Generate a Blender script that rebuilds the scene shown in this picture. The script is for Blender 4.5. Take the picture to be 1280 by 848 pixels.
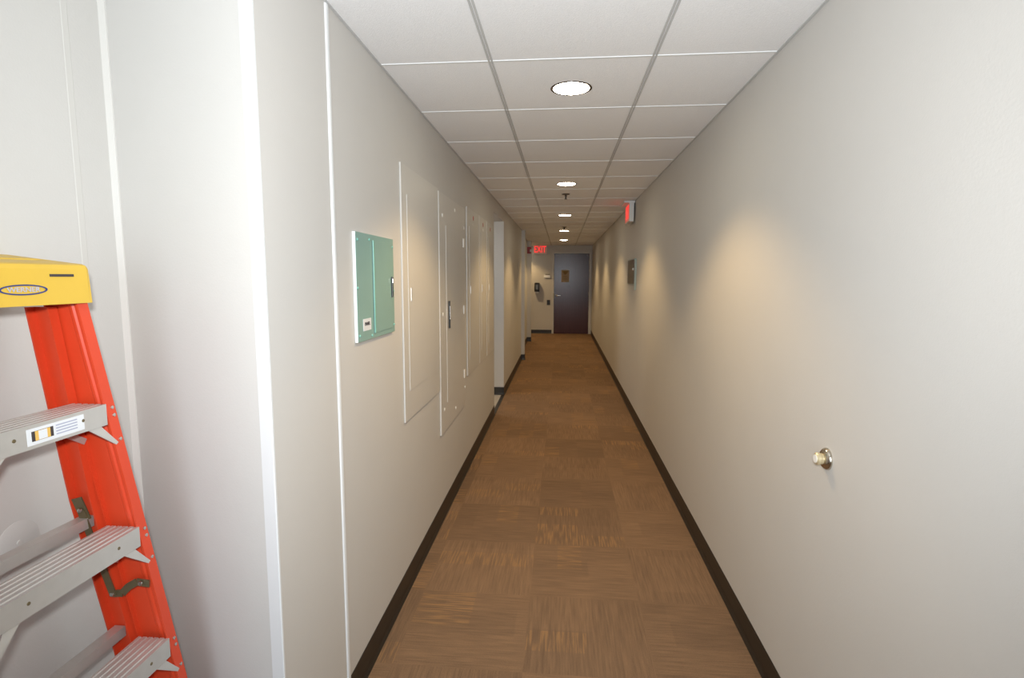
import bpy, bmesh, math, random
from mathutils import Vector, Matrix
random.seed(4)
S = bpy.context.scene
C = S.collection
for o in list(bpy.data.objects): bpy.data.objects.remove(o)

# ------------------------------------------------ camera, world, exposure, flash
H = 1.4783            # eye height
CEIL = 2.2906
L = -0.7118           # corridor left wall plane
RW = 0.7714           # corridor right wall plane
END = 14.3
yaw, pitch, roll = 0.0906, 0.1133, 0.0022
f = Vector((-math.sin(yaw)*math.cos(pitch), math.cos(yaw)*math.cos(pitch), -math.sin(pitch)))
r = f.cross(Vector((0, 0, 1))).normalized(); u = r.cross(f)
r2 = r*math.cos(roll)+u*math.sin(roll); u2 = -r*math.sin(roll)+u*math.cos(roll)
cam = bpy.data.cameras.new('camera'); co = bpy.data.objects.new('camera', cam); C.objects.link(co)
M = Matrix((r2, u2, -f)).transposed().to_4x4(); M.translation = (0, 0, H); co.matrix_world = M
cam.sensor_width = 36; cam.lens = 680.84/1280*36; cam.clip_start = 0.02
S.camera = co
S.view_settings.view_transform = 'Standard'; S.view_settings.look = 'None'
S.view_settings.gamma = 1; S.view_settings.use_curve_mapping = False
S.view_settings.exposure = 0.45
w = bpy.data.worlds.new('world'); S.world = w; w.use_nodes = True
w.node_tree.nodes['Background'].inputs[0].default_value = (0.6, 0.65, 0.7, 1)
w.node_tree.nodes['Background'].inputs[1].default_value = 0.05

FLASH_W = 122
LAMP_W = 35
fl = bpy.data.lights.new('camera_flash', 'SPOT'); fl.spot_size = math.radians(130); fl.spot_blend = 1.0; fl.energy = FLASH_W; fl.color = (0.95, 0.98, 1.0); fl.shadow_soft_size = 0.035
fo = bpy.data.objects.new('camera_flash', fl); C.objects.link(fo); fo.location = (0.0, -0.03, H+0.11); fo.rotation_euler = (math.radians(91), 0, yaw)
# added cool fill light behind the camera, with no known source there
al = bpy.data.lights.new('rear_fill_light', 'AREA'); al.energy = 34; al.color = (0.76, 0.88, 1.0); al.size = 1.7; al.size_y = 2.0; al.shape = 'RECTANGLE'
ao = bpy.data.objects.new('rear_fill_light', al); C.objects.link(ao); ao.location = (-0.25, -2.85, 1.3); ao.rotation_euler = (math.radians(90), 0, 0)

# ------------------------------------------------ materials
def mat(name, col, rough=0.5, metal=0.0, spec=0.5, emit=None, estr=0, noise=0.0, nscale=40, bump=0.0, bscale=200):
    m = bpy.data.materials.new(name); m.use_nodes = True
    nt = m.node_tree; b = nt.nodes['Principled BSDF']
    b.inputs['Base Color'].default_value = (*col, 1); b.inputs['Roughness'].default_value = rough
    b.inputs['Metallic'].default_value = metal; b.inputs['Specular IOR Level'].default_value = spec
    if emit:
        b.inputs['Emission Color'].default_value = (*emit, 1); b.inputs['Emission Strength'].default_value = estr
    tc = nt.nodes.new('ShaderNodeTexCoord')
    if noise:
        n = nt.nodes.new('ShaderNodeTexNoise'); n.inputs['Scale'].default_value = nscale; n.inputs['Detail'].default_value = 3
        nt.links.new(tc.outputs['Object'], n.inputs['Vector'])
        mx = nt.nodes.new('ShaderNodeMix'); mx.data_type = 'RGBA'
        mx.inputs['A'].default_value = (*[c*(1-noise) for c in col], 1); mx.inputs['B'].default_value = (*[min(1, c*(1+noise)) for c in col], 1)
        nt.links.new(n.outputs['Fac'], mx.inputs['Factor']); nt.links.new(mx.outputs['Result'], b.inputs['Base Color'])
    if bump:
        n2 = nt.nodes.new('ShaderNodeTexNoise'); n2.inputs['Scale'].default_value = bscale; n2.inputs['Detail'].default_value = 2
        nt.links.new(tc.outputs['Object'], n2.inputs['Vector'])
        bp = nt.nodes.new('ShaderNodeBump'); bp.inputs['Strength'].default_value = bump; bp.inputs['Distance'].default_value = 0.002
        nt.links.new(n2.outputs['Fac'], bp.inputs['Height']); nt.links.new(bp.outputs['Normal'], b.inputs['Normal'])
    return m
WALL = (0.60, 0.585, 0.555)
m_wall = mat('wall_paint', WALL, 0.55, spec=0.3, noise=0.015, nscale=6, bump=0.15, bscale=160)
m_panel = mat('panel_paint', (0.61, 0.595, 0.56), 0.38, spec=0.4, noise=0.01, nscale=5)
m_trim = mat('white_trim', (0.72, 0.73, 0.73), 0.4, noise=0.01)
m_jamb = mat('greige_frame_paint', (0.62, 0.60, 0.56), 0.4, noise=0.01)
m_ceil = mat('ceiling_tile', (0.90, 0.91, 0.92), 0.9, spec=0.1, noise=0.05, nscale=120, bump=0.6, bscale=260)
m_tee = mat('ceiling_grid_white', (0.80, 0.82, 0.82), 0.4, noise=0.01)
m_groove = mat('ceiling_runner_grey', (0.55, 0.56, 0.56), 0.5, noise=0.02)
m_base = mat('vinyl_base', (0.022, 0.017, 0.012), 0.42, noise=0.15, nscale=30)
m_wood = mat('dark_mahogany', (0.05, 0.016, 0.013), 0.22, spec=0.4)
m_tilefloor = mat('pale_tile', (0.5, 0.45, 0.38), 0.35, noise=0.06, nscale=8)
m_teal = mat('teal_enamel', (0.25, 0.41, 0.37), 0.35, noise=0.04, nscale=12)
m_teal2 = mat('teal_enamel_light', (0.22, 0.50, 0.42), 0.3, noise=0.03)
m_whiteen = mat('white_enamel', (0.86, 0.87, 0.86), 0.3, noise=0.01)
m_black = mat('black_plastic', (0.012, 0.012, 0.012), 0.35, noise=0.1)
m_screw = mat('bright_screw', (0.85, 0.84, 0.80), 0.35, noise=0.01)
m_steel = mat('brushed_steel', (0.62, 0.60, 0.56), 0.25, metal=1, noise=0.05, nscale=80)
m_nickel = mat('satin_nickel', (0.55, 0.50, 0.42), 0.2, metal=1, noise=0.04)
m_brass = mat('pale_brass', (0.72, 0.62, 0.40), 0.35, metal=0.6, noise=0.04)
m_red = mat('red_plastic', (0.35, 0.02, 0.02), 0.35, noise=0.05)
m_reddot = mat('red_sticker', (0.45, 0.04, 0.03), 0.5, noise=0.05)
m_lens = mat('strobe_lens', (0.85, 0.85, 0.83), 0.1, noise=0.01)
m_glow = mat('lamp_diffuser', (0.9, 0.9, 0.88), 0.4, emit=(1, 0.90, 0.68), estr=26)
m_can = mat('lamp_can_bronze', (0.07, 0.05, 0.035), 0.4, noise=0.05)
m_exit = mat('exit_letters', (0.6, 0.02, 0.02), 0.4, emit=(1, 0.04, 0.04), estr=0.8)
m_exitface = mat('exit_face', (0.62, 0.42, 0.34), 0.4, emit=(1, 0.12, 0.08), estr=0.04)
m_exitpink = mat('exit_lit_face', (0.6, 0.22, 0.18), 0.4, emit=(1, 0.14, 0.10), estr=0.22)
m_house = mat('sign_housing', (0.72, 0.73, 0.72), 0.4, noise=0.01)
m_orange = mat('orange_fibreglass', (0.68, 0.06, 0.018), 0.38, noise=0.06, nscale=25)
m_yellow = mat('yellow_moulded', (0.68, 0.44, 0.05), 0.45, noise=0.07, nscale=14)
m_alu = mat('worn_aluminium', (0.60, 0.585, 0.55), 0.42, metal=0.55, noise=0.08, nscale=30)
m_bracket = mat('olive_zinc', (0.20, 0.16, 0.09), 0.35, metal=0.6, noise=0.1)
m_blue = mat('navy_print', (0.02, 0.04, 0.18), 0.5, noise=0.02)
m_label = mat('white_label', (0.78, 0.80, 0.82), 0.4, noise=0.01)
m_ink = mat('dark_ink', (0.05, 0.04, 0.04), 0.6, noise=0.02)
m_greyink = mat('grey_blue_ink', (0.42, 0.44, 0.56), 0.6, noise=0.02)
m_amber = mat('amber_print', (0.80, 0.50, 0.12), 0.5, noise=0.02)
m_paper = mat('tan_paper', (0.45, 0.34, 0.22), 0.7, noise=0.06)
m_ochre = mat('ochre_print', (0.24, 0.15, 0.04), 0.7, noise=0.05)
m_brownpic = mat('dark_brown_face', (0.055, 0.032, 0.025), 0.3, noise=0.5, nscale=14)
m_greenedge = mat('grey_green_edge', (0.30, 0.36, 0.33), 0.3, noise=0.05)
m_rubber = mat('black_rubber', (0.02, 0.02, 0.02), 0.7, noise=0.05)

def wood_nodes(m):
    nt = m.node_tree; b = nt.nodes['Principled BSDF']; tc = nt.nodes.new('ShaderNodeTexCoord')
    mp = nt.nodes.new('ShaderNodeMapping'); mp.inputs['Scale'].default_value = (30, 30, 1.5)
    n = nt.nodes.new('ShaderNodeTexNoise'); n.inputs['Scale'].default_value = 2; n.inputs['Detail'].default_value = 6
    cr = nt.nodes.new('ShaderNodeValToRGB'); cr.color_ramp.elements[0].color = (0.045, 0.012, 0.010, 1); cr.color_ramp.elements[1].color = (0.085, 0.026, 0.019, 1)
    nt.links.new(tc.outputs['Object'], mp.inputs[0]); nt.links.new(mp.outputs[0], n.inputs['Vector'])
    nt.links.new(n.outputs['Fac'], cr.inputs[0]); nt.links.new(cr.outputs[0], b.inputs['Base Color'])
wood_nodes(m_wood)

def carpet():
    m = bpy.data.materials.new('carpet_tiles'); m.use_nodes = True; nt = m.node_tree; b = nt.nodes['Principled BSDF']
    b.inputs['Roughness'].default_value = 0.95; b.inputs['Specular IOR Level'].default_value = 0.1
    N = nt.nodes.new; K = nt.links.new
    def math_(op, a, bb=None, c=None):
        n = N('ShaderNodeMath'); n.operation = op
        for i, v in enumerate((a, bb, c)):
            if v is None: continue
            if isinstance(v, (int, float)): n.inputs[i].default_value = v
            else: K(v, n.inputs[i])
        return n.outputs[0]
    tc = N('ShaderNodeTexCoord'); sp = N('ShaderNodeSeparateXYZ'); K(tc.outputs['Object'], sp.inputs[0])
    T = 0.5
    x = math_('ADD', sp.outputs[0], 5.13); y = math_('ADD', sp.outputs[1], 5.11)
    tx = math_('FLOOR', math_('DIVIDE', x, T)); ty = math_('FLOOR', math_('DIVIDE', y, T))
    par = math_('MODULO', math_('ADD', tx, ty), 2.0)         # quarter-turned tiles
    def comb(a, b_, c=0.0):
        n = N('ShaderNodeCombineXYZ')
        for i, v in enumerate((a, b_, c)):
            if isinstance(v, (int, float)): n.inputs[i].default_value = v
            else: K(v, n.inputs[i])
        return n.outputs[0]
    def mixf(fac, a, c):
        n = N('ShaderNodeMix'); n.data_type = 'FLOAT'; K(fac, n.inputs[0]); K(a, n.inputs[2]); K(c, n.inputs[3]); return n.outputs[0]
    uu = mixf(par, x, y); vv = mixf(par, y, x)               # uu across ribs, vv along ribs
    ribv = comb(math_('MULTIPLY', uu, 125.0), math_('MULTIPLY', vv, 6.0), 0.0)
    rib = N('ShaderNodeTexNoise'); rib.inputs['Scale'].default_value = 1; rib.inputs['Detail'].default_value = 2; K(ribv, rib.inputs['Vector'])
    wn = N('ShaderNodeTexWhiteNoise'); wn.noise_dimensions = '3D'
    K(comb(tx, ty, 3.0), wn.inputs['Vector'])
    # small rectangular patches inside the tiles
    px = math_('FLOOR', math_('DIVIDE', uu, 0.25)); py = math_('FLOOR', math_('DIVIDE', vv, 0.125))
    wp = N('ShaderNodeTexWhiteNoise'); wp.noise_dimensions = '3D'; K(comb(px, py, 1.0), wp.inputs['Vector'])
    px2 = math_('FLOOR', math_('DIVIDE', uu, 0.16)); py2 = math_('FLOOR', math_('DIVIDE', vv, 0.33))
    wp2 = N('ShaderNodeTexWhiteNoise'); wp2.noise_dimensions = '3D'; K(comb(px2, py2, 7.0), wp2.inputs['Vector'])
    fine = N('ShaderNodeTexNoise'); fine.inputs['Scale'].default_value = 260; fine.inputs['Detail'].default_value = 3; K(tc.outputs['Object'], fine.inputs['Vector'])
    # base colour
    cr = N('ShaderNodeValToRGB'); cr.color_ramp.elements[0].position = 0.25; cr.color_ramp.elements[1].position = 0.8
    cr.color_ramp.elements[0].color = (0.155, 0.099, 0.062, 1); cr.color_ramp.elements[1].color = (0.32, 0.195, 0.11, 1)
    v = math_('ADD', math_('MULTIPLY', rib.outputs['Fac'], 0.6), math_('MULTIPLY', fine.outputs['Fac'], 0.55))
    v = math_('ADD', v, math_('MULTIPLY', math_('SUBTRACT', wn.outputs['Value'], 0.5), 0.14))
    v = math_('ADD', v, math_('MULTIPLY', math_('SUBTRACT', wp2.outputs['Value'], 0.5), 0.09))
    v = math_('ADD', v, -0.10)
    K(v, cr.inputs[0])
    streak = math_('MULTIPLY', math_('MULTIPLY', math_('GREATER_THAN', wp.outputs['Value'], 0.84), 0.75), 1.0)
    lines = N('ShaderNodeMapRange'); lines.inputs[1].default_value = 0.48; lines.inputs[2].default_value = 0.62; K(rib.outputs['Fac'], lines.inputs[0])
    fac = math_('MULTIPLY', math_('MULTIPLY', streak, lines.outputs[0]), 0.75)
    mx = N('ShaderNodeMix'); mx.data_type = 'RGBA'; K(fac, mx.inputs[0]); K(cr.outputs[0], mx.inputs['A']); mx.inputs['B'].default_value = (0.36, 0.20, 0.085, 1)
    K(mx.outputs['Result'], b.inputs['Base Color'])
    bp = N('ShaderNodeBump'); bp.inputs['Strength'].default_value = 0.5; bp.inputs['Distance'].default_value = 0.003
    K(math_('ADD', rib.outputs['Fac'], fine.outputs['Fac']), bp.inputs['Height']); K(bp.outputs[0], b.inputs['Normal'])
    return m
m_carpet = carpet()

# ------------------------------------------------ mesh helpers (world coordinates)
def box(bm, x0, y0, z0, x1, y1, z1, bev=0.0):
    vs = [bm.verts.new((x, y, z)) for x in (x0, x1) for y in (y0, y1) for z in (z0, z1)]
    fs = [(0, 1, 3, 2), (4, 6, 7, 5), (0, 4, 5, 1), (2, 3, 7, 6), (0, 2, 6, 4), (1, 5, 7, 3)]
    faces = [bm.faces.new([vs[i] for i in q]) for q in fs]
    if bev:
        es = list({e for fc in faces for e in fc.edges})
        bmesh.ops.bevel(bm, geom=es, offset=bev, segments=2, affect='EDGES', profile=0.6)
def prism(bm, pts, z0, z1):                     # polygon footprint in XY
    a = [bm.verts.new((p[0], p[1], z0)) for p in pts]; b = [bm.verts.new((p[0], p[1], z1)) for p in pts]
    n = len(pts); bm.faces.new(a[::-1]); bm.faces.new(b)
    for i in range(n): bm.faces.new((a[i], a[(i+1) % n], b[(i+1) % n], b[i]))
def sweep(bm, prof, fn, t0, t1, seg=1):         # profile list of (a,b), fn(a,b,t)->xyz
    rings = []
    for k in range(seg+1):
        t = t0+(t1-t0)*k/seg; rings.append([bm.verts.new(fn(a, b, t)) for a, b in prof])
    n = len(prof)
    for k in range(seg):
        for i in range(n): bm.faces.new((rings[k][i], rings[k][(i+1) % n], rings[k+1][(i+1) % n], rings[k+1][i]))
    bm.faces.new(rings[0][::-1]); bm.faces.new(rings[-1])
def lathe(bm, prof, c, ax, seg=32):             # prof: (radius, height along ax)
    ax = Vector(ax).normalized(); t = ax.orthogonal().normalized(); s = ax.cross(t); c = Vector(c)
    rings = []
    for rr, h in prof:
        if rr < 1e-6: rings.append([bm.verts.new(c+ax*h)])
        else: rings.append([bm.verts.new(c+ax*h+(t*math.cos(2*math.pi*i/seg)+s*math.sin(2*math.pi*i/seg))*rr) for i in range(seg)])
    for A, B in zip(rings, rings[1:]):
        for i in range(seg):
            j = (i+1) % seg
            if len(A) == 1 and len(B) == 1: continue
            if len(A) == 1: bm.faces.new((A[0], B[i], B[j]))
            elif len(B) == 1: bm.faces.new((A[i], A[j], B[0]))
            else: bm.faces.new((A[i], A[j], B[j], B[i]))
def bar(bm, p, q, w_, t_, up=(0, 0, 1)):        # flat bar between two points
    p, q = Vector(p), Vector(q); d = (q-p).normalized(); s = d.cross(Vector(up)).normalized(); n = s.cross(d)
    a = [p+s*w_/2*i+n*t_/2*j for i, j in ((-1, -1), (1, -1), (1, 1), (-1, 1))]; b = [v+(q-p) for v in a]
    A = [bm.verts.new(v) for v in a]; B = [bm.verts.new(v) for v in b]
    bm.faces.new(A[::-1]); bm.faces.new(B)
    for i in range(4): bm.faces.new((A[i], A[(i+1) % 4], B[(i+1) % 4], B[i]))
def BM(): return bmesh.new()
def obj(name, bm, m, parent=None, smooth=False):
    bmesh.ops.recalc_face_normals(bm, faces=bm.faces)
    if parent is not None: bmesh.ops.translate(bm, verts=bm.verts, vec=-Vector(base(parent)))
    me = bpy.data.meshes.new(name); bm.to_mesh(me); bm.free(); me.materials.append(m)
    if smooth:
        me.polygons.foreach_set('use_smooth', [True]*len(me.polygons))
        me.set_sharp_from_angle(angle=math.radians(35))
    o = bpy.data.objects.new(name, me); C.objects.link(o)
    if parent is not None: o.parent = parent
    return o
def base(o):
    v = Vector((0, 0, 0))
    while o is not None: v = v+Vector(o.location); o = o.parent
    return v
def struct(name, bm, m, smooth=False):
    o = obj(name, bm, m, None, smooth); o['kind'] = 'structure'; return o
def thing(name, label, cat, loc, group=None):
    o = bpy.data.objects.new(name, None); C.objects.link(o); o.location = loc; o.empty_display_size = 0.05
    o['label'] = label; o['category'] = cat
    if group: o['group'] = group
    return o
def text_part(name, s, size, m, parent, mtx, depth=0.0006):
    cu = bpy.data.curves.new(name, 'FONT'); cu.body = s; cu.size = size; cu.align_x = 'CENTER'; cu.align_y = 'CENTER'; cu.extrude = depth; cu.offset = size*0.012
    t = bpy.data.objects.new(name+'_curve', cu); C.objects.link(t)
    bpy.context.view_layer.update()
    me = bpy.data.meshes.new_from_object(t.evaluated_get(bpy.context.evaluated_depsgraph_get()))
    bpy.data.objects.remove(t)
    me.transform(mtx); me.transform(Matrix.Translation(-base(parent))); me.materials.clear(); me.materials.append(m)
    o = bpy.data.objects.new(name, me); C.objects.link(o); o.parent = parent; return o
def basis(o, xd, yd):                            # matrix with local x,y directions
    xd, yd = Vector(xd).normalized(), Vector(yd).normalized(); z = xd.cross(yd)
    m = Matrix((xd, yd, z)).transposed().to_4x4(); m.translation = o; return m

# ------------------------------------------------ SETTING
AX = -1.23; AY = 1.436; CY = 1.262               # alcove side wall, inner corner, outer corner
BACK = -3.0
bm = BM(); box(bm, -3.0, BACK, -0.1, 0.95, END+0.15, 0.0); struct('floor', bm, m_carpet)
bm = BM(); box(bm, -2.9, 5.55, 0.0, L-0.02, 6.75, 0.004); struct('floor', bm, m_tilefloor).name = 'floor_passage'
bm = BM(); box(bm, L-0.03, 5.72, 0.0, L+0.012, 6.70, 0.006, 0.002); struct('trim_1', bm, m_base)     # threshold strip
bm = BM(); box(bm, -3.0, BACK, CEIL, 0.95, END+0.15, CEIL+0.1); struct('ceiling', bm, m_ceil)
bm = BM(); box(bm, RW, BACK, 0, RW+0.12, END+0.12, CEIL); struct('wall_right', bm, m_wall)
bm = BM(); prism(bm, [(L, CY+0.002), (L, 5.72), (L-0.12, 5.72), (L-0.12, CY+0.08)], 0, CEIL)
struct('wall_left', bm, m_wall)
bm = BM(); prism(bm, [(L, CY), (L-0.001, CY+0.021), (L-0.10, CY+0.18), (AX-0.05, AY+0.12), (AX, AY)], 0, CEIL); struct('wall_alcove', bm, m_wall)
bm = BM(); box(bm, AX-0.1, BACK, 0, AX, AY+0.1, CEIL); struct('wall_alcove_side', bm, m_wall)
bm = BM(); box(bm, AX-0.1, BACK-0.1, 0, RW+0.12, BACK, CEIL); struct('wall_back', bm, m_wall)
bm = BM(); box(bm, L-0.12, 5.72, 2.15, L, 6.70, CEIL); struct('wall_left_header', bm, m_wall)
bm = BM(); box(bm, L-0.12, 6.70, 0, L, 9.64, CEIL); struct('wall_left_middle', bm, m_wall)
bm = BM(); box(bm, L-0.1, 9.64, 0, -0.652, 9.78, CEIL); struct('trim_2', bm, m_jamb)                # first pilaster
bm = BM(); box(bm, L-0.2, 9.78, 0, -0.79, 12.48, CEIL); struct('wall_left_far', bm, m_wall)
bm = BM(); box(bm, L-0.2, 12.48, 0, -0.70, 12.62, CEIL); struct('trim_3', bm, m_jamb)               # second pilaster
bm = BM(); box(bm, -2.9, 12.5, 0, L-0.2, 12.62, CEIL); struct('wall_side_passage', bm, m_wall)
bm = BM(); box(bm, -3.0, 12.5, 0, -2.9, END, CEIL); struct('wall_side_end', bm, m_wall)
# little side passage through the first opening
bm = BM(); box(bm, -2.9, 5.55, 0, L-0.12, 5.72, CEIL); struct('wall_passage_near', bm, m_wall)
bm = BM(); box(bm, -2.9, 6.70, 0, L-0.12, 6.85, CEIL); struct('wall_passage_far', bm, m_jamb)
bm = BM(); box(bm, -3.0, 5.55, 0, -2.9, 6.85, CEIL); struct('wall_passage_end', bm, m_wall)
# end wall around the door
DX0, DX1, DZ = -0.205, 0.70, 2.085
bm = BM(); box(bm, -3.0, END, 0, DX0-0.05, END+0.12, CEIL); box(bm, DX0-0.05, END, DZ+0.05, RW, END+0.12, CEIL); box(bm, DX1+0.05, END, 0, RW, END+0.12, DZ+0.05)
struct('wall_end', bm, m_wall)
bm = BM(); box(bm, DX0-0.05, END-0.015, 0, DX0, END+0.12, DZ+0.05, .003); box(bm, DX1, END-0.015, 0, DX1+0.05, END+0.12, DZ+0.05, .003); box(bm, DX0, END-0.015, DZ, DX1, END+0.12, DZ+0.05, .003)
dfm = struct('trim_4', bm, m_jamb)

# ceiling grid
bm = BM()
for gx in (-0.2791-0.61, -0.2791, 0.3302):
    for s in (-1, 1): box(bm, gx+s*0.0055-0.0035, BACK, CEIL-0.003, gx+s*0.0055+0.0035, END, CEIL)
struct('trim_5', bm, m_groove)
bm = BM()
for k in range(-8, 20):
    yy = 2.1505+0.61*k
    if yy > BACK: box(bm, -1.2, yy-0.006, CEIL-0.0025, RW, yy+0.006, CEIL)
struct('trim_6', bm, m_tee)
bm = BM()
box(bm, RW-0.010, BACK, CEIL-0.003, RW, END, CEIL)
box(bm, L, CY, CEIL-0.003, L+0.010, 9.64, CEIL)
box(bm, -0.79, 9.78, CEIL-0.003, -0.77, 12.48, CEIL)
box(bm, -2.9, END-0.02, CEIL-0.003, RW, END, CEIL)
struct('trim_7', bm, m_groove)

# vinyl base, with a coved foot
BH = 0.102
cove = [(0, 0), (0.014, 0), (0.012, 0.004), (0.006, 0.014), (0.0035, 0.03), (0.003, BH-0.002), (0.0015, BH), (0, BH)]
def cove_run(bm, p, q, n):                       # along p->q, n = direction out of the wall
    p, q, n = Vector((*p, 0)), Vector((*q, 0)), Vector((*n, 0))
    sweep(bm, cove, lambda a, b, t: p+(q-p)*t+n*a+Vector((0, 0, b)), 0, 1)
bm = BM(); cove_run(bm, (RW, BACK), (RW, END), (-1, 0)); struct('baseboard_right', bm, m_base)
bm = BM(); cove_run(bm, (L, CY), (L, 5.72), (1, 0)); struct('baseboard_left', bm, m_base)
bm = BM(); cove_run(bm, (L, CY), (AX, AY), (-0.32, -0.947)); struct('baseboard_alcove', bm, m_base)
bm = BM(); cove_run(bm, (AX, BACK), (AX, AY), (1, 0)); struct('baseboard_alcove_side', bm, m_base)
bm = BM(); cove_run(bm, (L, 6.70), (L, 9.64), (1, 0)); cove_run(bm, (L, 6.70), (-2.9, 6.70), (0, -1))
cove_run(bm, (-0.652, 9.64), (-0.652, 9.78), (1, 0)); cove_run(bm, (L, 9.64), (-0.648, 9.64), (0, -1)); struct('baseboard_middle', bm, m_base)
bm = BM(); cove_run(bm, (-0.79, 9.78), (-0.79, 12.48), (1, 0)); cove_run(bm, (-0.79, 12.48), (-0.697, 12.48), (0, -1)); cove_run(bm, (-0.70, 12.48), (-0.70, 12.62), (1, 0)); struct('baseboard_far', bm, m_base)
bm = BM(); cove_run(bm, (-2.9, END), (DX0-0.05, END), (0, -1)); struct('baseboard_end', bm, m_base)

# partition trims near the camera
dv = Vector((AX-L, AY-CY, 0)); dlen = dv.length; dv.normalize(); nv = Vector((dv.y, -dv.x, 0))
if nv.y > 0: nv = -nv
bm = BM()                                         # white corner bead
sweep(bm, [(0, 0.001), (0.001, 0.003), (0.040, 0.0035), (0.043, 0.0), (0.0, -0.001)], lambda a, b, t: Vector((L, CY, t))+dv*a+nv*b, 0, CEIL-0.004)
box(bm, L-0.001, CY-0.003, 0, L+0.0015, CY+0.003, CEIL-0.004)
struct('trim_8', bm, m_trim)
bm = BM()                                         # batten on the corridor face
sweep(bm, [(-0.012, 0), (-0.010, 0.004), (-0.005, 0.006), (0.005, 0.006), (0.010, 0.004), (0.012, 0)], lambda a, b, t: (L+b, 1.669+a, t), BH+0.001, CEIL-0.004)
struct('trim_9', bm, m_trim, True)
bm = BM()                                         # inner corner strip
sweep(bm, [(0, 0), (0, 0.014), (0.004, 0.016), (0.018, 0.003), (0.018, 0)], lambda a, b, t: Vector((AX, AY, t))-dv*(a-0.002)+nv*b, 0, CEIL-0.004)
struct('trim_10', bm, m_panel)
bm = BM(); sweep(bm, [(-0.010, 0), (-0.008, 0.0007), (0.008, 0.0007), (0.010, 0)], lambda a, b, t: (AX+b, 1.318+a, t), 0.1, CEIL-0.004)
struct('trim_11', bm, m_panel)

# ------------------------------------------------ DOOR
d = thing('door', 'dark mahogany flush door in the end wall of the corridor', 'door', (0.5*(DX0+DX1), END+0.03, 0))
d.name = 'door_1'; d['kind'] = 'structure'
bm = BM(); box(bm, DX0+0.003, END+0.008, 0.008, DX1-0.003, END+0.052, DZ-0.003, 0.002); obj('door_leaf', bm, m_wood, d)
bm = BM(); lathe(bm, [(0.03, 0), (0.03, 0.006), (0.012, 0.01), (0.011, 0.045), (0, 0.047)], (-0.125, END+0.008, 1.0), (0, -1, 0), 20)
box(bm, -0.135, END-0.04, 0.99, -0.02, END-0.024, 1.012, 0.004); h = obj('door_handle', bm, m_steel, d, True)
bm = BM(); box(bm, DX0-0.012, END-0.022, 0.93, DX0+0.012, END-0.0145, 1.06, 0.002); obj('strike_plate', bm, m_bracket, d)
bm = BM(); lathe(bm, [(0.011, 0), (0.011, 0.004), (0.006, 0.006), (0, 0.005)], (0.18, END+0.008, 1.235), (0, -1, 0), 16); obj('peephole', bm, m_black, d)
for hz in (0.25, 1.05, 1.85):
    bm = BM(); lathe(bm, [(0, -0.05), (0.008, -0.05), (0.008, 0.05), (0, 0.05)], (DX1-0.004, END-0.001, hz), (0, 0, 1), 10)
    obj('hinge', bm, m_steel, d)
n = thing('posted_notice', 'tan paper notice with a dark emblem taped to the dark door', 'notice', (0.085, END+0.008, 1.5))
bm = BM(); box(bm, -0.015, END+0.0065, 1.35, 0.185, END+0.0082, 1.665); obj('sheet', bm, m_paper, n)
bm = BM()
box(bm, 0.02, END+0.0055, 1.60, 0.155, END+0.0066, 1.635); box(bm, 0.04, END+0.0055, 1.565, 0.13, END+0.0066, 1.60); box(bm, 0.065, END+0.0055, 1.545, 0.105, END+0.0066, 1.566)
obj('emblem', bm, m_ochre, n)
bm = BM()
for k in range(4): box(bm, 0.02, END+0.0058, 1.41+0.03*k, 0.15-0.02*(k % 2), END+0.0066, 1.419+0.03*k)
obj('print_lines', bm, m_ochre, n)

# ------------------------------------------------ CEILING LIGHTS
def downlight():
    c0 = Vector((0.03, 2.475, CEIL))
    t = thing('recessed_downlight', '', 'ceiling light', c0, 'round recessed downlights down the middle of the ceiling')
    bm = BM(); lathe(bm, [(0.0885, 0), (0.0895, -0.002), (0.087, -0.003), (0.079, -0.0025), (0.077, 0.0)], c0, (0, 0, 1), 48); obj('trim_ring', bm, m_can, t, True)
    bm = BM(); lathe(bm, [(0.0775, 0), (0.0775, -0.003), (0.05, -0.0055), (0, -0.0065)], c0, (0, 0, 1), 48); obj('diffuser', bm, m_glow, t, True)
    for s in (-1, 1):
        bm = BM(); box(bm, c0.x-0.003, c0.y+s*0.084-0.007, CEIL-0.006, c0.x+0.003, c0.y+s*0.084+0.007, CEIL-0.001, .001); obj('clip', bm, m_tee, t)
    ld = bpy.data.lights.new('lamp', 'SPOT'); ld.energy = LAMP_W; ld.color = (1.0, 0.67, 0.31); ld.spot_size = math.radians(118); ld.spot_blend = 0.45; ld.shadow_soft_size = 0.04
    lo = bpy.data.objects.new('lamp', ld); C.objects.link(lo); lo.parent = t; lo.location = (0, 0, -0.02)
    return t
LAB = ['round recessed ceiling downlight nearest the camera with a bright diffuser',
       'second round ceiling downlight, just before the near sprinkler',
       'third round ceiling downlight, just beyond the near sprinkler',
       'fourth round ceiling downlight, just beyond the far sprinkler',
       'farthest round ceiling downlight, closest to the end door']
proto = downlight()
for k in range(6):
    if k == 0: t = proto
    else:
        t = proto.copy(); C.objects.link(t)
        for ch in proto.children:
            c = ch.copy(); C.objects.link(c); c.parent = t
    if k < 5: t.location = (0.03, 2.475+2.44*k, CEIL); t['label'] = LAB[k]
    else: t.location = (-1.1, 13.8, CEIL); t['label'] = 'round ceiling downlight in the side passage hidden behind the far left corner'
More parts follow.
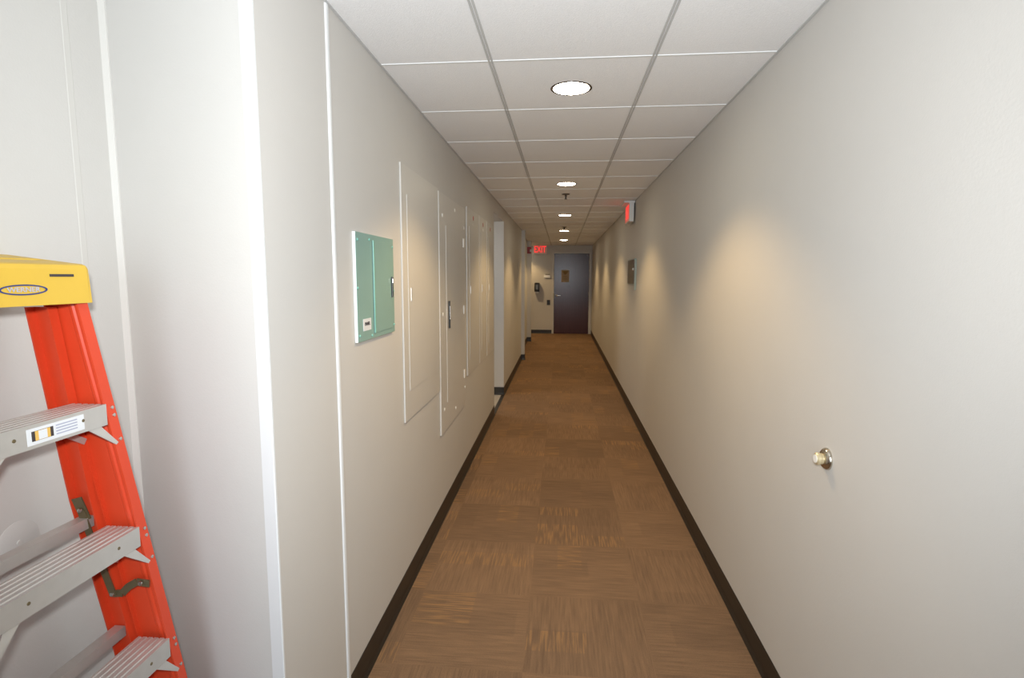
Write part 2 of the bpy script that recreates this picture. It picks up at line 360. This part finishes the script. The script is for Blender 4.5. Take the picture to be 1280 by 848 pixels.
# added fill lamp, out of view, to brighten the passage beyond the first opening
t = thing('passage_fill_fixture', 'unseen flat ceiling fixture added to light the side passage beyond the left opening', 'ceiling light', (-1.7, 6.2, CEIL))
bm = BM(); box(bm, -2.0, 6.05, CEIL-0.05, -1.4, 6.35, CEIL, 0.008); obj('housing', bm, m_house, t)
bm = BM(); box(bm, -1.98, 6.07, CEIL-0.056, -1.42, 6.33, CEIL-0.049, 0.002); obj('diffuser', bm, mat('passage_fill_glow', (.9, .9, .9), .4, emit=(1, .98, .94), estr=14), t)

# ------------------------------------------------ SPRINKLERS
def sprinkler(y, lab):
    c0 = Vector((0.027, y, CEIL)); t = thing('sprinkler_head', lab, 'sprinkler', c0, 'pendant sprinkler heads in the ceiling')
    bm = BM(); lathe(bm, [(0.040, 0), (0.038, -0.006), (0.020, -0.010), (0.012, -0.008), (0.0, -0.008)], c0, (0, 0, 1), 28); obj('escutcheon', bm, m_can, t, True)
    bm = BM(); lathe(bm, [(0.011, -0.006), (0.011, -0.022), (0.006, -0.026), (0.005, -0.045), (0.012, -0.047), (0.017, -0.049), (0.016, -0.051), (0, -0.052)], c0, (0, 0, 1), 20)
    for s in (-1, 1): bar(bm, (c0.x+s*0.010, y, CEIL-0.02), (c0.x+s*0.004, y, CEIL-0.046), 0.003, 0.003, (0, 1, 0))
    obj('deflector', bm, m_can, t, True)
sprinkler(5.5, 'near pendant sprinkler head between the second and third ceiling lights')
sprinkler(9.05, 'far pendant sprinkler head just before the fourth ceiling light')

# ------------------------------------------------ ELECTRICAL PANELS, left wall
def wall_panel(name, y0, y1, z0, z1, th, dy0, dy1, dz0, dz1, label, mp=None, md=None, edge=None):
    mp = mp or m_panel; md = md or mp
    t = thing(name, label, 'electrical panel', (L, 0.5*(y0+y1), 0.5*(z0+z1)))
    if edge:
        bm = BM(); box(bm, L, y0, z0, L+th-0.0012, y1, z1); obj('box', bm, edge, t)
        bm = BM(); box(bm, L+th-0.0012, y0, z0, L+th, y1, z1); obj('cover', bm, mp, t)
    else:
        bm = BM(); box(bm, L+0.0005, y0, z0, L+th, y1, z1, 0.0012); obj('cover', bm, mp, t)
    bm = BM(); box(bm, L+th-0.0005, dy0, dz0, L+th+0.0022, dy1, dz1, 0.0008); obj('door', bm, md, t)
    return t
def screw(t, x, y, z, m=m_screw, rr=0.008):
    bm = BM(); lathe(bm, [(rr, 0), (rr, 0.0015), (rr*0.6, 0.0035), (0, 0.004)], (x, y, z), (1, 0, 0), 12); obj('screw', bm, m, t, True)
# teal panel
t = wall_panel('electrical_panel', 1.822, 2.238, 1.25, 1.632, 0.011, 1.99, 2.215, 1.268, 1.612, 'small teal painted electrical panel with white edge and printed label', m_teal, m_teal, m_whiteen)
x = L+0.011
for yy, zz in ((1.838, 1.606), (1.83, 1.44), (1.838, 1.272), (1.955, 1.613), (1.962, 1.262), (2.226, 1.60), (2.229, 1.42), (2.229, 1.28)): screw(t, x, yy, zz, m_teal2, 0.005)
bm = BM(); box(bm, x+0.003, 1.984, 1.268, x+0.0055, 1.994, 1.612, .0008); obj('hinge', bm, m_teal2, t)
bm = BM(); box(bm, x+0.003, 2.194, 1.395, x+0.0085, 2.206, 1.478, .0015); l_ = obj('latch', bm, m_black, t)
bm = BM(); box(bm, x+0.008, 2.195, 1.452, x+0.0105, 2.205, 1.470, .0008); obj('lock', bm, m_steel, l_)
bm = BM(); box(bm, x, 1.872, 1.285, x+0.001, 1.952, 1.328); lb = obj('label_plate', bm, m_label, t)
text_part('lettering', 'PANEL', 0.018, m_ink, lb, basis((x+0.0016, 1.912, 1.309), (0, 1, 0), (0, 0, 1)))
# tall wall-coloured panels
t = wall_panel('electrical_panel', 2.382, 3.095, 0.812, 1.975, 0.008, 2.462, 3.055, 0.945, 1.848, 'wide wall-coloured electrical panel just right of the teal panel')
bm = BM(); box(bm, L+0.0085, 2.498, 1.365, L+0.014, 2.512, 1.428, .001); obj('latch', bm, m_alu, t)
t = wall_panel('electrical_panel', 3.112, 3.93, 0.535, 1.965, 0.010, 3.285, 3.862, 0.70, 1.785, 'tallest wall-coloured electrical panel with black handle and white hinges')
for yy, zz in ((3.20, 1.838), (3.574, 1.91), (3.905, 1.825), (3.185, 1.257), (3.20, 0.675), (3.55, 0.60), (3.905, 0.671)): screw(t, L+0.010, yy, zz, rr=0.012)
for zz in (1.717, 1.245, 0.778):
    bm = BM(); box(bm, L+0.0095, 3.855, zz-0.03, L+0.017, 3.885, zz+0.03, .002); obj('hinge', bm, m_screw, t)
bm = BM(); box(bm, L+0.0115, 3.330, 1.160, L+0.022, 3.350, 1.330, .003); hd = obj('handle', bm, m_black, t)
bm = BM(); box(bm, L+0.021, 3.332, 1.215, L+0.025, 3.348, 1.30, .001); obj('grip', bm, m_steel, hd)
def small_panel(y0, y1, label, white):
    t = wall_panel('electrical_panel', y0, y1, 0.73, 1.995, 0.008, y0+0.10, y1-0.05, 0.84, 1.86, label)
    yc = 0.5*(y0+y1)
    bm = BM(); box(bm, L+0.0085, y0+0.13, 1.35, L+0.014, y0+0.145, 1.41, .001); obj('latch', bm, m_alu, t)
    bm = BM(); lathe(bm, [(0.019, 0), (0.019, 0.001), (0, 0.0012)], (L+0.008, yc, 1.938), (1, 0, 0), 20); obj('red_sticker', bm, m_reddot, t)
    bm = BM(); box(bm, L+0.008, yc-0.03, 1.882, L+0.009, yc+0.03, 1.904 if white else 1.896); obj('name_tag', bm, m_screw if white else m_panel, t)
small_panel(4.045, 4.64, 'leftmost of three matching wall-coloured electrical panels with red stickers', False)
small_panel(4.665, 5.09, 'middle of three matching wall-coloured panels, with red sticker over a white tag', True)
small_panel(5.13, 5.60, 'rightmost of three matching wall-coloured panels, beside the doorless opening', False)

# ------------------------------------------------ RIGHT WALL
t = thing('wall_mounted_bumper', 'round satin metal knob with a pale centre on the bare right wall', 'wall knob', (RW, 1.604, 0.957))
ax = (-1, 0, 0); c0 = (RW, 1.604, 0.957)
bm = BM(); lathe(bm, [(0.032, 0), (0.032, 0.003), (0.030, 0.008), (0.024, 0.013), (0.016, 0.015), (0, 0.015)], c0, ax, 40); obj('rose', bm, m_nickel, t, True)
bm = BM(); lathe(bm, [(0.016, 0.012), (0.016, 0.020), (0.0175, 0.022), (0.0175, 0.030), (0.015, 0.033), (0, 0.033)], c0, ax, 32); k_ = obj('knob', bm, m_brass, t, True)
bm = BM(); lathe(bm, [(0.012, 0.0328), (0.012, 0.0345), (0, 0.0348)], c0, ax, 24); obj('centre_disc', bm, m_screw, k_, True)

t = thing('wall_box', 'shallow dark brown wall box with a grey-green edge on the right wall', 'wall box', (RW, 6.08, 1.52))
bm = BM(); box(bm, RW-0.018, 5.83, 1.40, RW, 6.40, 1.675, .002); obj('box', bm, m_greenedge, t)
bm = BM(); box(bm, RW-0.022, 5.85, 1.41, RW-0.0175, 6.385, 1.665, .002); obj('cover', bm, m_brownpic, t)
bm = BM(); box(bm, RW-0.020, 5.80, 1.345, RW, 5.829, 1.665, .003); obj('side_strip', bm, m_greenedge, t)
bm = BM(); lathe(bm, [(0.012, 0), (0.012, 0.008), (0.006, 0.014), (0, 0.015)], (RW-0.022, 5.865, 1.565), ax, 16); obj('lock', bm, m_lens, t, True)

def exit_sign(label, origin, xd, yd, w_, h_, th, edge_face, housing_m):
    """origin = centre of the lettered face; xd/yd face axes; thickness goes behind."""
    o = Vector(origin); xd = Vector(xd); yd = Vector(yd); n = xd.cross(yd)
    t = thing('exit_sign', label, 'exit sign', o-n*th)
    def slab(bm, a, b, c, d_, z0, z1):
        pr = [(a, c), (b, c), (b, d_), (a, d_)]
        sweep(bm, pr, lambda p, q, tt: o+xd*p+yd*q+n*tt, z0, z1)
    bm = BM(); slab(bm, -w_/2, w_/2, -h_/2, h_/2, -th, -0.001); hs = obj('housing', bm, housing_m, t)
    bm = BM(); slab(bm, -w_/2+0.012, w_/2-0.012, -h_/2+0.012, h_/2-0.012, -0.001, 0.0008); fc = obj('face', bm, edge_face, t)
    mt = basis(o+n*0.0018, xd, yd) @ Matrix.Diagonal((0.66, 1, 1, 1))
    text_part('lettering', 'EXIT', h_*0.98, m_exit, fc, mt, 0.001)
    return t, hs
t, hs = exit_sign('red EXIT sign high on the end wall beside the dark door', (-0.572, END-0.045, 2.185), (1, 0, 0), (0, 0, 1), 0.36, 0.235, 0.045, m_exitface, m_house)
t, hs = exit_sign('EXIT sign seen edge-on, hanging from the ceiling against the right wall', (0.706, 6.19, 2.172), (0, -1, 0), (0, 0, 1), 0.38, 0.20, 0.047, m_exitpink, m_house)
bm = BM(); box(bm, 0.652, 6.02, CEIL-0.022, 0.768, 6.36, CEIL, .003); obj('canopy', bm, m_house, t)

# ------------------------------------------------ END WALL DEVICES
t = thing('wall_dispenser', 'black dispenser with pale tip on the end wall under the EXIT sign', 'dispenser', (-0.67, END, 1.2))
bm = BM(); box(bm, -0.71, END-0.10, 1.10, -0.58, END, 1.335, .02); obj('body', bm, m_black, t, True)
bm = BM(); box(bm, -0.675, END-0.105, 1.16, -0.615, END-0.099, 1.28, .002); obj('window', bm, mat('smoke_grey', (.12, .12, .11), .2, noise=.1), t)
bm = BM(); box(bm, -0.685, END-0.085, 1.065, -0.605, END-0.01, 1.102, .006); obj('spout', bm, m_label, t)
t = thing('thermostat', 'small white thermostat on the end wall left of the dark door', 'thermostat', (-0.385, END, 1.51))
bm = BM(); box(bm, -0.465, END-0.028, 1.465, -0.305, END, 1.535, .004); obj('body', bm, m_whiteen, t)
bm = BM(); box(bm, -0.43, END-0.022, 1.5355, -0.315, END, 1.560, .003); obj('top_grille', bm, m_bracket, t)
t = thing('light_switch', 'dark brown switch plate on the end wall beside the door frame', 'light switch', (-0.34, END, 0.82))
bm = BM(); box(bm, -0.385, END-0.006, 0.755, -0.30, END, 0.885, .002); pl = obj('plate', bm, m_base, t)
bm = BM(); box(bm, -0.357, END-0.010, 0.785, -0.328, END-0.0055, 0.855, .001); obj('rocker', bm, m_black, t)
t = thing('fire_alarm_strobe', 'red fire alarm strobe high on the far left pilaster', 'fire alarm', (-0.75, 12.48, 2.085))
bm = BM(); box(bm, -0.80, 12.43, 2.01, -0.70, 12.48, 2.155, .006); obj('body', bm, m_red, t)
bm = BM(); box(bm, -0.728, 12.405, 2.04, -0.692, 12.435, 2.10, .008); obj('strobe_lens', bm, m_lens, t)

# ------------------------------------------------ round plate behind the ladder
bm = BM(); c0 = (AX, 1.078, 0.872)
pt = thing('wall_plate', 'thin round wall-coloured plate on the wall behind the ladder', 'wall plate', c0)
lathe(bm, [(0.050, 0), (0.050, 0.0005), (0.0485, 0.0013), (0, 0.0015)], c0, (1, 0, 0), 40); obj('disc', bm, m_wall, pt, True)
bm = BM(); lathe(bm, [(0.006, 0.0012), (0.005, 0.0025), (0, 0.003)], c0, (1, 0, 0), 14); obj('screw', bm, m_panel, pt, True)

# ------------------------------------------------ STEPLADDER
LC = 0.985                                        # centre along Y
def XF(z): return -1.030+(1.19-z)*0.100           # front plane of the front rails
def HW(z): return 0.163+0.0310*(1.19-z)/0.305     # outer half width
RD = 0.095; TH = 0.004
lad = thing('stepladder', 'orange fibreglass stepladder with yellow top, folded against the left wall', 'stepladder', (-1.0, LC, 0))
def rail(side, front):
    bm = BM()
    if front: d0, d1, fw, ins, z1 = 0.0, RD, 0.026, 0.0, 1.43
    else: d0, d1, fw, ins, z1 = RD+0.004, RD+0.060, 0.022, 0.008, 1.41
    # channel: web outside, flanges inwards
    prof = [(d0, 0), (d0, fw), (d0+TH, fw), (d0+TH, TH), (d1-TH, TH), (d1-TH, fw), (d1, fw), (d1, 0)]
    if front: prof = [(d0, 0), (d0, fw), (d0+TH, fw), (d0+TH+0.001, TH+0.002), (d0+0.03, TH), (d0+0.034, TH+0.003), (d0+0.040, TH+0.003), (d0+0.044, TH), (d1-TH, TH), (d1-TH, fw*0.5), (d1, fw*0.5), (d1, 0)]
    sweep(bm, prof, lambda a, b, z: (XF(z)-a+(0.0 if front else 0.030*max(0, z-0.95)/0.46), LC+side*(HW(z)-ins-b), z), 0.02, z1, 12)
    o = obj('front_rail' if front else 'rear_rail', bm, m_orange, lad)
    bm = BM(); zc = 0.0
    box(bm, XF(0)-d1-0.004, LC+side*(HW(0)-ins)-0.004 if side < 0 else LC+side*(HW(0)-ins)-fw-0.006, 0.0, XF(0)-d0+0.006, LC+side*(HW(0)-ins)+fw+0.006 if side < 0 else LC+side*(HW(0)-ins)+0.004, 0.045, 0.003)
    obj('foot', bm, m_rubber, o)
    return o
STEPS = (1.19, 0.885, 0.58, 0.275)
for s in (-1, 1):
    o = rail(s, True)
    for z in STEPS:
        for dz in (-0.012, -0.030, -0.088):
            bm = BM(); zz = z+dz; lathe(bm, [(0.0045, 0), (0.004, 0.002), (0, 0.003)], (XF(zz), LC+s*(HW(zz)-0.009), zz), (1, 0, 0.1), 10)
            obj('rivet', bm, m_steel, o)
    rail(s, False)
def step(z):
    hw0 = HW(z)-0.026; dp = 0.082
    # tread profile (a = depth back from front, b = height), ribbed top
    top = [(0.0, 0.0)]
    for k in range(5):
        a0 = 0.008+k*0.0155
        top += [(a0, 0.0), (a0+0.0015, -0.0022), (a0+0.0045, -0.0022), (a0+0.006, 0.0)]
    top += [(dp, 0.0), (dp, -0.028), (dp-0.003, -0.028), (dp-0.003, -0.004), (0.003, -0.004), (0.003, -0.043), (0.008, -0.046), (0.008, -0.048), (0.0, -0.048)]
    bm = BM(); xf = XF(z)+0.004
    sweep(bm, top, lambda a, b, y: (xf-a, y, z+b), LC-hw0, LC+hw0)
    o = obj('step', bm, m_alu, lad)
    for s in (-1, 1):
        bm = BM()
        yb = LC+s*(hw0-0.055); zb = z-0.100
        # front gusset: folded triangle
        A = Vector((xf-0.004, LC+s*(hw0-0.050), z-0.046)); B = Vector((xf-0.004, LC+s*(hw0-0.016), z-0.046)); D = Vector((XF(zb)+0.001, LC+s*(HW(zb)-0.018), zb+0.006)); E_ = Vector((XF(zb)+0.001, LC+s*(HW(zb)-0.024), zb+0.002))
        fr = [A, B, D, E_]; bk = [v-Vector((0.003, 0, 0)) for v in fr]
        V0 = [bm.verts.new(v) for v in fr]; V1 = [bm.verts.new(v) for v in bk]
        bm.faces.new(V0); bm.faces.new(V1[::-1])
        for i in range(4): bm.faces.new((V0[i], V0[(i+1) % 4], V1[(i+1) % 4], V1[i]))
        obj('brace', bm, m_alu, o); bm = BM()
        bar(bm, (xf-0.078, LC+s*(hw0-0.085), z-0.026), (xf-0.075, LC+s*(HW(z)-0.010), z-0.095), 0.014, 0.003, (1, 0, 0))
        obj('brace', bm, m_alu, o)
        bm = BM(); lathe(bm, [(0.0038, 0), (0.0035, 0.001), (0, 0.0015)], (xf, LC+s*(hw0-0.062), z-0.022), (1, 0, 0), 10); obj('rivet', bm, m_bracket, o)
    return o
st = [step(z) for z in STEPS]
# sticker on the upper step: white, with a dark block and two amber lenses
z = STEPS[0]; xs = XF(z)+0.004
bm = BM(); box(bm, xs, 0.935, z-0.041, xs+0.0006, 1.062, z-0.008); lb = obj('sticker', bm, m_label, st[0])
bm = BM(); box(bm, xs+0.0005, 0.944, z-0.034, xs+0.001, 0.990, z-0.014); obj('dark_block', bm, m_ink, lb)
bm = BM(); box(bm, xs+0.0009, 0.951, z-0.0335, xs+0.0013, 0.983, z-0.0145)
obj('tan_block', bm, m_amber, lb)
bm = BM(); box(bm, xs+0.0012, 0.958, z-0.033, xs+0.0016, 0.976, z-0.015); obj('pale_block', bm, m_label, lb)
bm = BM()
for k in range(4): box(bm, xs+0.0005, 0.996, z-0.034+k*0.006, xs+0.0009, 1.045, z-0.0315+k*0.006)
obj('print_lines', bm, m_greyink, lb)
# rear horizontals
for z in (0.905, 0.60, 0.295):
    bm = BM(); hw0 = HW(z)-0.016; xr = XF(z)-RD-0.022
    prof = [(0, 0), (0.028, 0), (0.028, -0.003), (0.003, -0.003), (0.003, -0.026), (0, -0.026)]
    sweep(bm, prof, lambda a, b, y: (xr-a, y, z+b), LC-hw0, LC+hw0); obj('rear_crossbar', bm, m_alu, lad)
# spreader, folded along the inside of each rail
for s in (-1, 1):
    def Pw(x, z, off=0.0): return Vector((x, LC+s*(HW(z)-0.030-off), z))
    bm = BM()
    bar(bm, Pw(-1.140, 0.955), Pw(-1.125, 0.90), 0.026, 0.003, (0, 1, 0)); bar(bm, Pw(-1.132, 0.925, .003), Pw(-1.088, 0.698, .003), 0.018, 0.003, (0, 1, 0))
    pts = [(-1.092, 0.702), (-1.066, 0.704), (-1.046, 0.724), (-1.022, 0.738), (-0.990, 0.735)]
    for a, b in zip(pts, pts[1:]): bar(bm, Pw(*a), Pw(*b), 0.018, 0.003, (0, 1, 0))
    o = obj('spreader', bm, m_bracket, lad)
    for x_, z_ in ((-1.133, 0.925), (-1.090, 0.702), (-1.010, 0.737)):
        bm = BM(); p_ = Pw(x_, z_, .004); lathe(bm, [(0.006, 0), (0.005, 0.003), (0, 0.004)], p_, (0, -s, 0), 10)
        obj('rivet', bm, m_steel, o)
# moulded top cap, tipped back edge up
bm = BM()
cf, cb, zb, zt = 0.012, -0.185, 1.424, 1.503
y0, y1 = LC-0.136, LC+0.136
tip = lambda a: (-a)*0.12 if a < 0 else 0.0
def capv(a, y, zrel): return (XF(1.46)+a+0.006, y, zrel+tip(a-cf))
secs = []
for yy, s_, dz in ((y0, 1.0, -0.003), (y0+0.006, 1.0, 0), (LC-0.10, 1, 0), (LC-0.095, 1, 0), (LC-0.06, 1.0, 0.0), (LC, 1, 0.0), (LC+0.06, 1, 0), (LC+0.095, 1, 0), (LC+0.10, 1, 0), (y1-0.006, 1.0, 0.0), (y1, 1.0, -0.003)):
    fr = 0.0
    e = 0.008 if yy in (y0, y1) else 0
    gd = 0.007 if abs(yy-LC) < 0.1 else 0.0
    secs.append([capv(cf+0.002, yy, zb-0.004), capv(cf-e*.3, yy, zt-0.010), capv(cf-0.003-e*.3, yy, zt-0.002+dz), capv(cf-0.010, yy, zt+dz),
                 capv(-0.060, yy, zt+dz), capv(-0.066, yy, zt-gd+dz), capv(-0.088, yy, zt-gd+dz), capv(-0.094, yy, zt+dz),
                 capv(cb+0.010, yy, zt+dz), capv(cb, yy, zt-0.006+dz), capv(cb-0.001, yy, zb+0.000)])
rings = [[bm.verts.new(v) for v in s_] for s_ in secs]
for A, B in zip(rings, rings[1:]):
    for i in range(len(A)): j = (i+1) % len(A); bm.faces.new((A[i], A[j], B[j], B[i]))
bm.faces.new(rings[0][::-1]); bm.faces.new(rings[-1])
cap = obj('ladder_cap', bm, m_yellow, lad)
def CF(z): return XF(1.46)+0.006+cf+0.0028-(z-(zb-0.004))*0.004/(zt-0.01-zb+0.004)*0+0.0004
xc = XF(1.46)+0.006+cf+0.0022
bm = BM(); box(bm, xc-0.004, 1.026, 1.477, xc+0.0004, 1.080, 1.4825, .0005); obj('slot', bm, m_ink, cap)
bm = BM(); zc_, yc_ = 1.4515, 0.968; seg = 40                      # oval emblem outline
ro = [(0.049*math.cos(2*math.pi*i/seg), 0.0105*math.sin(2*math.pi*i/seg)) for i in range(seg)]
ri = [(0.044*math.cos(2*math.pi*i/seg), 0.0078*math.sin(2*math.pi*i/seg)) for i in range(seg)]
A = [bm.verts.new((xc+0.0008, yc_+a, zc_+b)) for a, b in ro]; B = [bm.verts.new((xc+0.0008, yc_+a, zc_+b)) for a, b in ri]
for i in range(seg): j = (i+1) % seg; bm.faces.new((A[i], A[j], B[j], B[i]))
em = obj('emblem', bm, m_blue, cap)
text_part('lettering', 'WERNER', 0.013, m_greyink, em, basis((xc+0.0008, yc_, zc_), (0, 1, 0), (0, 0, 1)) @ Matrix.Diagonal((1.25, 1, 1, 1)), 0.0002)
